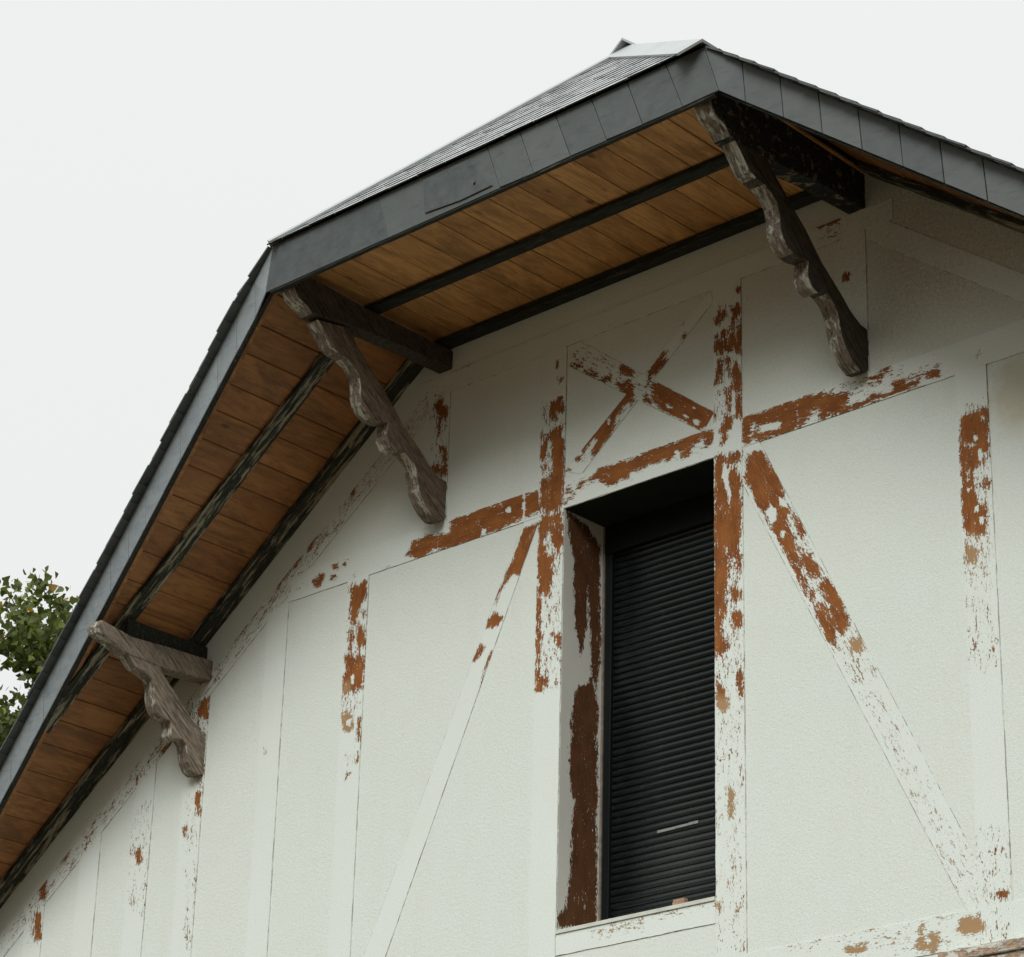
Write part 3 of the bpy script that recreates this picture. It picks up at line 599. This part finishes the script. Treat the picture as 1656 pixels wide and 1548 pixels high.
# low moulded ledge at the foot of the visible wall
mb=MB(); mb.box(1.75,5.95,-.05,.004,-.52,-.475,0,.4); mb.box(1.75,5.95,-.035,.004,-.60,-.52,0,.2)
part(mb.build('ledge', mat_weather('ledge_wood',(.22,.15,.10),(.62,.60,.53),.455,scale=(3,8,8)), None, .004))
# ------------------------------------------------------------------ window
win=bpy.data.objects.new('window',None); link(win); part(win,house,'tall window closed by a dark roller shutter'); win.location=(0,0,0)
def sub(o, parent, label=None):
    o.parent=parent
    if label: o['label']=label
    return o
YD=.315
# left and right reveals (thin painted linings of the opening)
def reveal(s):
    n,k=150,24; V=[];F=[];UV=[]
    y0,y1=.0,YD-.012; z0,z1=-.02,WT-.001
    for i in range(n+1):
        for j in range(k+1):
            V.append((s*(WX-.002), y0+(y1-y0)*j/k, z0+(z1-z0)*i/n)); UV.append((z0+(z1-z0)*i/n+3*s, (y1-y0)*j/k))
    for i in range(n):
        for j in range(k): a=i*(k+1)+j; F.append((a,a+1,a+k+2,a+k+1))
    o=mesh('reveal',V,F,M['jamb']); A=np.array(V); pv,tn=peel_at(A[:,1],A[:,2],JAMB_PEEL,.05); attr(o,'peel',pv); attr(o,'tan',tn*0)
    ul=o.data.uv_layers.new(name='UVMap'); idx=np.empty(len(o.data.loops),int); o.data.loops.foreach_get('vertex_index',idx)
    ul.data.foreach_set('uv', np.array(UV,dtype=np.float32)[idx].ravel())
    so=o.modifiers.new('s','SOLIDIFY'); so.thickness=.0015; so.offset=0
    return sub(o,win,'window reveal with grey paint peeling to dark brown')
reveal(-1); reveal(1)
mb=MB(); mb.prism([(-WX+.003,-.012,-.02),(-WX+.003,-.012,-.002),(-WX+.003,YD,.012),(-WX+.003,YD,-.02)],(2*WX-.006,0,0))
sub(mb.build('sill', mat_plain('sill_paint',(.62,.65,.57),.8,.3,.2,9)),win)
mb=MB(); mb.box(-WX+.003,-WX+.016,YD-.012,YD+.01,.01,WT-.005)
sub(mb.build('frame', M['bead']),win)
mb=MB()
for s in (-1,1): mb.box(*sorted((s*(WX-.017),s*(WX-.062))), YD-.006, YD+.03, .013, WT-.005)
sub(mb.build('shutter_guide', M['metal_d'],None,.002),win)
mb=MB(); mb.box(-WX+.017,WX-.017,YD-.015,YD+.05,WT-.17,WT-.006); sub(mb.build('shutter_box', M['metal_d'],None,.004),win)
# roller shutter: rounded slats
pitch=.0365; V=[];F=[]; z=.016; nseg=7; x0,x1=-WX+.05,WX-.05
prof=[]
while z<WT-.15:
    for i in range(nseg):
        u=i/(nseg-1); prof.append((YD+.020-.0055*math.sin(math.pi*min(1,max(0,u*1.0)))**.7, z+u*(pitch-.006)))
    prof.append((YD+.026, z+pitch-.0045)); prof.append((YD+.026, z+pitch-.0015)); z+=pitch
for p in prof: V += [(x0,p[0],p[1]),(x1,p[0],p[1])]
for i in range(len(prof)-1): F.append((2*i,2*i+1,2*i+3,2*i+2))
sh=mesh('roller_shutter',V,F,M['metal'],None,False); sub(sh,win,'dark metal roller shutter, pulled right down')
mb=MB(); mb.box(-WX+.05,WX-.05,YD+.004,YD+.024,.002,.0155); sub(mb.build('bottom_bar', M['metal_d'],None,.002),win)
mb=MB(); mb.box(-WX+.004,WX-.004,.004,YD,WT-.006,WT-.001); sub(mb.build('lintel_lining', M['lintel']),win)
mb=MB(); n=int(.33/pitch); zz=.016+13*pitch
mb.box(-.135,-.02,YD+.0100,YD+.0135,zz+.011,zz+.024); mb.box(-.018,.06,YD+.0100,YD+.0135,zz+.013,zz+.025); mb.box(.062,.125,YD+.0100,YD+.0135,zz+.014,zz+.028); 
sub(mb.build('sticker_strip', M['label']),win,'pale torn sticker strip across one slat of the shutter')
# ------------------------------------------------------------------ block of wood on the sill
mb=MB(); mb.box(-.036,.036,-.016,.016,0,.013,0,.2); mb.box(-.034,.035,-.014,.015,.0132,.026,0,.8)
blk=mb.build('wood_block', [M['block']], None, .0015); blk.location=(.272,.012,.0008)
blk['label']='small pale wood block lying on the window sill under the shutter'; blk['category']='wood block'
# ------------------------------------------------------------------ soffit boards
def boards_hip():
    mb=MB(); x=-1.47; 
    while x<1.47:
        w=random.uniform(.165,.215); a,b=x+.0034,min(x+w,1.47)-.0034; dz=random.uniform(-.0015,.0015)
        mb.box(a,b,-BY+.03,.0,SOF+dz,SOF+.018+dz); x+=w
    return mb.build('soffit', M['pine'], None, .0025)
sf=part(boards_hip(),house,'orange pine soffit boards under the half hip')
def boards_rake(s):
    mb=MB(); t=1.472; i=0
    while t<EX-.05:
        w=random.uniform(.13,.165); a,b=t+.003,t+w-.003; dz=random.uniform(-.0015,.0015)
        P=[]
        for zz in (dz,.018+dz):
            for ax,yy in ((a,-vy(a)+.045),(b,-vy(b)+.045),(b,0),(a,0)): P.append((s*ax,yy,soff(ax)+zz))
        mb.hexa(P, 1 if (i==0 and s<0) else 0); t+=w; i+=1
    return mb.build('soffit', [M['pine_dark'],M['greyboard']], None, .0025)
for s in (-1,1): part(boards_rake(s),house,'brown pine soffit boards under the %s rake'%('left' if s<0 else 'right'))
# battens under the boards
def rbatten(s,y0,y1,h,a=1.50,b=EX-.1,mat=None,seg=.25):
    mb=MB(); t=a; prev=None
    n=int((b-a)/seg); V=[];F=[]
    for i in range(n+1):
        ax=a+(b-a)*i/n; j=lambda k: mnoise.noise(Vector((ax*6,k,s)))*.006
        V += [(s*ax,y0+j(1),soff(ax)-h+j(2)*.6),(s*ax,y1+j(3),soff(ax)-h+j(4)*.6),(s*ax,y1+j(3),soff(ax)-.001),(s*ax,y0+j(1),soff(ax)-.001)]
    for i in range(n):
        for k in range(4): F.append((4*i+k,4*i+(k+1)%4,4*i+4+(k+1)%4,4*i+4+k))
    F += [(0,1,2,3),(4*n+3,4*n+2,4*n+1,4*n)]
    mb.add(V,F); return part(mb.build('batten', M[mat or ('batten_l' if s<0 else 'batten_r')]))
for s in (-1,1):
    # the middle batten dies into the verge where the overhang has drawn in
    rbatten(s,-.615,-.52,.035,b=HX+(HY-.66)/TAPER,seg=.06); rbatten(s,-.105,.0,.05,seg=.06)
mb=MB(); mb.box(-1.46,1.46,-.615,-.53,SOF-.032,SOF-.0012); part(mb.build('batten', M['batten_dark'],None,.006))
mb=MB(); mb.box(-1.46,1.46,-.075,-.0,SOF-.05,SOF-.0012); part(mb.build('batten', M['batten_dark'],None,.006))
mb=MB(); mb.box(-1.46,1.46,-BY+.032,-BY+.10,SOF-.045,SOF-.0012); part(mb.build('batten', M['batten_dark'],None,.004))
# verge boards under the rakes, next to the fascia
for s in (-1,1):
    mb=MB(); P=[]
    a,b=1.50,EX-.06
    for zz in (-.022,-.002):
        for ax,yy in ((a,-vy(a)+.050),(b,-vy(b)+.050),(b,-vy(b)+.135),(a,-vy(a)+.135)): P.append((s*ax,yy,soff(ax)+zz))
    mb.hexa(P); 
    part(mb.build('verge_board', M['pine_edge'],None,.002))
# ------------------------------------------------------------------ fascias
fas=bpy.data.objects.new('fascia',None)
def fascia_quad(mb, A, B, Cc, Dd, th=.008, out=(0,-1,0), mi=0):   # A,B lower; C,D upper (front face)
    o=Vector(out).normalized()*th
    mb.hexa([Vector(A),Vector(B),Vector(B)-o,Vector(A)-o, Vector(Dd),Vector(Cc),Vector(Cc)-o,Vector(Dd)-o], mi)
# half-hip: joints lean with the slates
top_x=[-HX,.087,.307,.544,.775,1.002,1.242,HX]; low_x=[-BX,.160,.386,.624,.856,1.080,1.325,BX]
mb=MB()
for i in range(7):
    g=.0022; a,b=low_x[i]+g,low_x[i+1]-g; c,d=top_x[i+1]-g,top_x[i]+g
    if i==0:
        for (l0,l1,u0,u1) in ((-BX,-.62,-HX,-.68),(-.618,.158,-.678,.085)):
            fascia_quad(mb,(l0,-BY,BZ),(l1,-BY,BZ),(u1,-HY,HZ),(u0,-HY,HZ),.008)
    else:
        e=random.uniform(0,.004); fascia_quad(mb,(a,-BY-e,BZ+random.uniform(-.003,.003)),(b,-BY-e*.4,BZ+random.uniform(-.003,.003)),(c,-HY,HZ),(d,-HY,HZ),.008)
# lapped pointed sheet with its nail
yl=lambda z: -(BY+(HY-BY)*(z-BZ)/(HZ-BZ))-.0045
mb.prism([(-.35,yl(3.585),3.585),(-.05,yl(3.585),3.585),(.118,yl(3.388),3.388),(-.10,yl(3.383),3.383),(-.35,yl(3.40),3.40)],(0,-.003,0))
part(mb.build('slate_fascia', M['slate'],None,.0012),house,'grey slate fascia along the half hip')
mb=MB(); mb.prism([(.0+.008*math.cos(i*PI2/8),yl(3.44)-.008,3.441+.008*math.sin(i*PI2/8)) for i in range(8)],(0,.004,0)) if (PI2:=2*math.pi) else 0
part(mb.build('nail', M['black']))
mb=MB(); mb.box(-BX+.03,BX-.03,-BY+.004,-BY+.03,BZ-.012,HZ-.09); part(mb.build('fascia_board', M['batten_dark'],None,.003))
def rake_fascia(s):
    mb=MB(); t=0.; LB=EX-HX
    js=[0]; 
    while js[-1]<LB: js.append(js[-1]+ (.185 if s>0 else .185)*random.uniform(.97,1.03))
    for i in range(len(js)-1):
        a,b=js[i]+.002,js[i+1]-.002; e=random.uniform(0,.004)
        def up(t): ax=HX+t; return (s*ax,-vy(ax),HZ-M_*t)
        def lo(t): ax=HX+t+(BX-HX)*max(0,1-t/.12); return (s*ax,-vy(HX+t)+.025-e,BZ-M_*(ax-BX))
        A,B,Cc,Dd=lo(a),lo(b),up(b),up(a)
        mb.hexa([Vector(A),Vector(B),Vector(B)+Vector((0,.008,0)),Vector(A)+Vector((0,.008,0)),Vector(Dd),Vector(Cc),Vector(Cc)+Vector((0,.008,0)),Vector(Dd)+Vector((0,.008,0))])
    part(mb.build('slate_fascia', M['verge' if s<0 else 'slate'],None,.0012),house,'grey slate fascia along the %s rake'%('left' if s<0 else 'right'))
    mb=MB(); a,b=BX-.02,EX-.01; P=[]
    for ax in (a,b):
        y=-vy(ax)+.035
        P.append([(s*ax,y,BZ-M_*(ax-BX)-.012),(s*ax,y+.022,BZ-M_*(ax-BX)-.012),(s*ax,y+.022,HZ-.05-M_*(ax-HX)),(s*ax,y,HZ-.05-M_*(ax-HX))])
    mb.hexa([P[0][0],P[1][0],P[1][1],P[0][1],P[0][3],P[1][3],P[1][2],P[0][2]])
    part(mb.build('fascia_board', M['batten_dark']))
rake_fascia(-1); rake_fascia(1)
# ------------------------------------------------------------------ roof
roof=bpy.data.objects.new('roof',None); link(roof); part(roof,house,'grey slate roof with a half hip and pale zinc hip caps'); 
MT=.80; AP=Vector((0,-.10,HZ+MT*HX))
OV=.055
# main planes: one long stepped course at a time
for s in (-1,1):
    mb=MB(); e=.12/math.sqrt(1+M_*M_); t=EX-HX+.08
    k=0
    nrm=Vector((s*M_,0,1)).normalized()
    while t>-HX:
        t1=max(t-e*1.7,-HX); j=random.uniform(-.006,.006)
        def P(tt,lift,back=False):
            ax=HX+tt
            if tt>=0: y=-vy(ax)-OV*min(1,max(.35,tt/.25))+j
            else:      # along the hip line
                u=-tt/HX; y=-(HY)*(1-u)+AP.y*u+.03
            p=Vector((s*ax,LEN+.3 if back else y,HZ-(M_ if tt>=0 else MT)*tt)); return p+nrm*lift
        lo,hi=.017,.005
        mb.hexa([P(t,lo-.009),P(t,lo-.009,True),P(t1,hi-.006,True),P(t1,hi-.006),P(t,lo),P(t,lo,True),P(t1,hi+.002,True),P(t1,hi+.002)])
        t-=e; k+=1
    sub(mb.build('main_slates', M['roof']),roof)
# half-hip plane: single slates in courses, cut to the hips
E0=Vector((0,-HY-.022,HZ-.004)); D_=AP-E0; Ls=D_.length; dn=D_.normalized(); hn=Vector((0,-dn.z,dn.y)).normalized()
if hn.z<0: hn=-hn
mb=MB(); exp=.108; nrow=int(Ls/exp)+1
for r_ in range(nrow):
    v0=r_*exp; v1=min(v0+exp*1.6,Ls); 
    if v0>=Ls: break
    hw=lambda v: (HX+.02)*(1-v/Ls)
    x=-HX-.1+(r_%2)*.1+random.uniform(-.01,.01)
    while x<HX:
        w=.2; a,b=x+.0015,x+w-.0015
        a0,b0=max(a,-hw(v0)),min(b,hw(v0)); a1,b1=max(a,-hw(v1)),min(b,hw(v1))
        if b0-a0>.01 :
            if b1<=a1: a1=b1=max(-hw(v1),min(hw(v1),(a0+b0)/2)); b1+=.001
            l=.010+random.uniform(-.0012,.0012)
            def Q(xx,v,h): return Vector((xx,0,0))+E0+dn*v+hn*h
            mb.hexa([Q(a0,v0,l-.008),Q(b0,v0,l-.008),Q(b1,v1,-.002),Q(a1,v1,-.002),Q(a0,v0,l),Q(b0,v0,l),Q(b1,v1,.004),Q(a1,v1,.004)]); mb.m[-4]=1
        x+=w
hs=sub(mb.build('hip_slates', [M['hip'],M['batten_dark']]),roof,'courses of dark slates on the half hip')
# deck boards that close the roof from below
mb=MB()
for s in (-1,1):
    z=lambda ax: HZ-.012-(M_ if ax>=HX else MT)*(ax-HX)
    mb.prism([(s*HX,-HY+.01,z(HX)-.02),(s*EX,-vy(EX)+.01,z(EX)-.02),(s*EX,LEN+.25,z(EX)-.02),(s*HX,LEN+.25,z(HX)-.02)],(0,0,.018))
    mb.prism([(s*HX,-HY+.01,z(HX)-.02),(s*HX,LEN+.25,z(HX)-.02),(0,LEN+.25,z(0)-.02),(0,AP.y,z(0)-.02)],(0,0,.018))
mb.prism([(-HX,-HY+.01,HZ-.03),(HX,-HY+.01,HZ-.03),(0,AP.y,AP.z-.03)],(0,0,.018))
sub(mb.build('roof_deck', M['batten_dark']),roof)
# zinc caps: folded strips over both hips and the ridge
def cap(p0,p1,n1,n2,w,name='hip_cap',lift=.02,label=None):
    p0,p1=Vector(p0),Vector(p1); d=(p1-p0).normalized(); V=[];F=[]
    s1=n1.cross(d).normalized(); s2=n2.cross(d).normalized()
    up_=(n1+n2).normalized()
    if s1.dot(s2)>0: s2=-s2
    # make sure the wings drop away from the ridge line
    if s1.z>0: s1=-s1
    if s2.z>0: s2=-s2
    for p in (p0,p1):
        c=p+up_*(lift+.008); V += [p+s1*w+n1*lift, c, p+s2*w+n2*lift, p+s1*(w-.001)+n1*(lift-.012), p+up_*(lift-.006), p+s2*(w-.001)+n2*(lift-.012)]
    F=[(0,1,7,6),(1,2,8,7),(3,9,10,4),(4,10,11,5),(0,6,9,3),(2,5,11,8),(0,3,4,1),(1,4,5,2),(6,7,10,9),(7,8,11,10)]
    mb=MB(); mb.add(V,F); return sub(mb.build(name, M['zinc']),roof,label)
nm={s:Vector((s*MT,0,1)).normalized() for s in (-1,1)}
for s in (-1,1):
    cap((s*(HX+.005),-HY-.02,HZ+.0),AP+Vector((0,0,.0)),hn,nm[s],.055 if s<0 else .125)
cap(AP+Vector((0,-.06,.02)),(0,LEN+.3,AP.z+.02),nm[-1],nm[1],.13,'ridge_cap')
# ------------------------------------------------------------------ carved brackets
OUT=[(-1.02,3.232),(-.985,3.20),(-.954,3.165),(-.91,3.115),(-.86,3.100),(-.80,3.092),(-.743,3.07),(-.70,3.03),(-.682,2.97),(-.679,2.91),(-.66,2.865),(-.625,2.832),(-.583,2.815),(-.524,2.813),(-.466,2.828),(-.470,2.785),(-.473,2.735),(-.441,2.694),(-.395,2.68),(-.36,2.712),(-.325,2.705),(-.28,2.68),(-.245,2.64),(-.228,2.58),(-.213,2.52),(-.178,2.465),(-.13,2.42),(-.075,2.392),(-.03,2.400),(.003,2.43)]
INN=[(.003,2.640),(-.06,2.645),(-.14,2.69),(-.21,2.75),(-.36,2.86),(-.47,2.975),(-.60,3.085),(-.70,3.17),(-.80,3.27)]
def bracket(xc0,xc1,zoff=0.,ys=1.,zs=1.,beam_top=None,kind='oak',label=None,outp=OUT,innp=INN,beamp=None,ztop=None):
    b=bpy.data.objects.new('bracket',None); link(b); part(b,house,label)
    sidem=M[kind]
    def solid(poly,name,x0,x1,mats,bev=.005):
        mb=MB(); n=len(poly)
        mb.prism([(x0,y,z) for y,z in poly],(x1-x0,0,0)); o=mb.build(name,mats,None,0)
        bm=bmesh.new(); bm.from_mesh(o.data)
        for f in bm.faces:
            if f.normal.y<-.25 and abs(f.normal.x)<.5: f.material_index=1
        caps=[f for f in bm.faces if len(f.verts)>4]
        bmesh.ops.triangulate(bm,faces=caps)
        bm.to_mesh(o.data); bm.free()
        if bev:
            m_=o.modifiers.new('bevel','BEVEL'); m_.width=bev; m_.segments=2; m_.limit_method='ANGLE'; m_.angle_limit=R(50)
        return sub(o,b)
    solid(outp+innp,'brace',xc0,xc1,[sidem,M['oak_paint']])
    solid(beamp,'tie_beam',xc0-.008,xc1+.006,[M['black'] if kind=='oak_dark' else (sidem if ztop is None else M['oak_dark']),M['oak_paint']])
    return b
BEAM=[(-1.20,3.345),(-1.17,3.30),(-1.10,3.275),(-1.06,3.232),(-.95,3.230),(-.66,3.252),(-.40,3.284),(.003,3.308),(.003,SOF-.002),(-1.20,SOF-.002)]
bracket(1.3655,1.4535,kind='oak_dark',ztop=1,beamp=BEAM,label='carved bracket high on the right under the roof corner, black flaking tie beam')
BEAM2=[(-1.20,3.345),(-1.17,3.30),(-1.10,3.275),(-1.06,3.250),(-.95,3.262),(-.66,3.300),(-.40,3.315),(.003,3.325),(.003,3.435),(-.70,3.435),(-1.20,3.46)]
bracket(-1.4535,-1.3655,kind='oak',ztop=1,beamp=BEAM2,label='long carved grey bracket under the left corner of the half hip')
sc=lambda p:(p[0]*.60,1.345+(p[1]-2.392)*.655)
O1=[(-.625,1.905),(-.603,1.88),(-.565,1.845),(-.538,1.838),(-.47,1.822),(-.43,1.800),(-.412,1.76),(-.407,1.71),(-.395,1.66),(-.37,1.622),(-.335,1.600),(-.274,1.597),(-.266,1.555),(-.262,1.515),(-.235,1.505),(-.205,1.508),(-.175,1.515),(-.148,1.49),(-.135,1.44),(-.122,1.394),(-.09,1.352),(-.05,1.335),(.003,1.349)]
I1=[(.003,1.55),(-.05,1.602),(-.133,1.662),(-.228,1.747),(-.314,1.82),(-.385,1.895)]
B1=[(-.85,2.00),(-.835,1.965),(-.72,1.935),(-.64,1.905),(-.60,1.897),(-.372,1.89),(-.199,1.897),(.003,1.915),(.003,2.035),(-.38,2.02),(-.60,2.005),(-.83,2.04)]
bracket(-3.313,-3.225,kind='oak_light',outp=O1,innp=I1,beamp=B1,label='small carved grey bracket low on the left rake')
mb=MB(); mb.box(-3.300,-3.275,-.60,.0,2.03,2.13); part(mb.build('shade_filler', M['batten_dark']))  # dark filler block added to paint the shade above the tie beam
# mirrored small bracket on the right rake (just outside the photograph) completes the gable
bracket(3.225,3.313,kind='oak_dark',outp=O1,innp=I1,beamp=B1)
# ------------------------------------------------------------------ tree behind the left eave
tree=bpy.data.objects.new('tree',None); link(tree); TB=Vector((-9.38,3.9,GROUND)); tree.location=TB
tree['label']='leafy green tree turning yellow behind the left slope of the roof'; tree['category']='tree'
def tube(mb,pts,rad,n=8):
    V=[];F=[]
    for i,p in enumerate(pts):
        p=Vector(p); d=(Vector(pts[min(i+1,len(pts)-1)])-Vector(pts[max(i-1,0)])).normalized()
        a=d.orthogonal().normalized(); b_=d.cross(a)
        for k in range(n): V.append(p+(a*math.cos(k*2*math.pi/n)+b_*math.sin(k*2*math.pi/n))*rad[i])
    for i in range(len(pts)-1):
        for k in range(n): F.append((i*n+k,i*n+(k+1)%n,(i+1)*n+(k+1)%n,(i+1)*n+k))
    F.append(tuple(range(n))); F.append(tuple(range((len(pts)-1)*n,len(pts)*n))[::-1]); mb.add(V,F)
H=6.85
mb=MB(); tp=[(0,0,0),(.06,.03,2),(.02,-.05,4),(-.05,.05,H),(.05,0,H+1.6),(0,.03,H+2.9)]
tube(mb,tp,[.24,.19,.16,.12,.07,.025]); tips=[]
for i in range(84):
    h=random.uniform(3.9,H+2.6); a=i*2.4+random.uniform(-.4,.4); top_=(h-4.6)/(H-1.8); ln=random.uniform(1.1,2.1)*(1.05-.55*top_)
    p0=Vector((.03*math.sin(h),.03*math.cos(h*2),h)); pts=[p0]; d=Vector((math.cos(a),math.sin(a),random.uniform(.35,.9))).normalized()
    for k in range(4):
        d=(d+Vector((random.uniform(-.25,.25),random.uniform(-.25,.25),random.uniform(-.05,.25)))).normalized(); pts.append(pts[-1]+d*ln/4)
    tube(mb,pts,[.045*(1-top_*.5),.034,.024,.014,.006],5); tips.append(pts)
    for q in range(3):
        j=random.randint(1,4); b0=pts[j]; dd=(d+Vector((random.uniform(-1,1),random.uniform(-1,1),random.uniform(-.3,.7)))).normalized(); pp=[b0]
        for k in range(3): dd=(dd+Vector((random.uniform(-.3,.3),random.uniform(-.3,.3),random.uniform(-.1,.2)))).normalized(); pp.append(pp[-1]+dd*.24)
        tube(mb,pp,[.012,.009,.006,.003],4); tips.append(pp)
sub(mb.build('trunk', M['bark'],None,0,True),tree)
SH=[(0,0),(.32,.10),(.50,.36),(.34,.46),(.22,.74),(0,1.05),(-.24,.72),(-.36,.45),(-.50,.33),(-.30,.08)]
V=[];F=[];RN=[]
for pts in tips:
    for k in range(len(pts)-1):
        for q in range(84):
            if random.random()<.1: continue
            p=pts[k].lerp(pts[k+1],random.random())+Vector((random.gauss(0,.09),random.gauss(0,.09),random.gauss(-.02,.09)))
            sz=random.uniform(.048,.085); nz=Vector((random.gauss(0,.7),random.gauss(0,.7),random.uniform(-.2,1))).normalized()
            a=nz.orthogonal().normalized(); ang=random.uniform(0,6.28); a=(Matrix.Rotation(ang,3,nz)@a); b_=nz.cross(a); o=len(V); cv=random.uniform(-.5,.5)
            V += [tuple(p+a*(x*sz)+b_*(y*sz)+nz*(cv*sz*x*x)) for x,y in SH]; F.append(tuple(range(o,o+len(SH))))
            RN += [min(.999,max(0,random.betavariate(2,2.2)*.93+(.0 if random.random()>.03 else .5)))]*len(SH)
cr=mesh('crown',V,F,M['leaf']); attr(cr,'rnd',RN); sub(cr,tree)
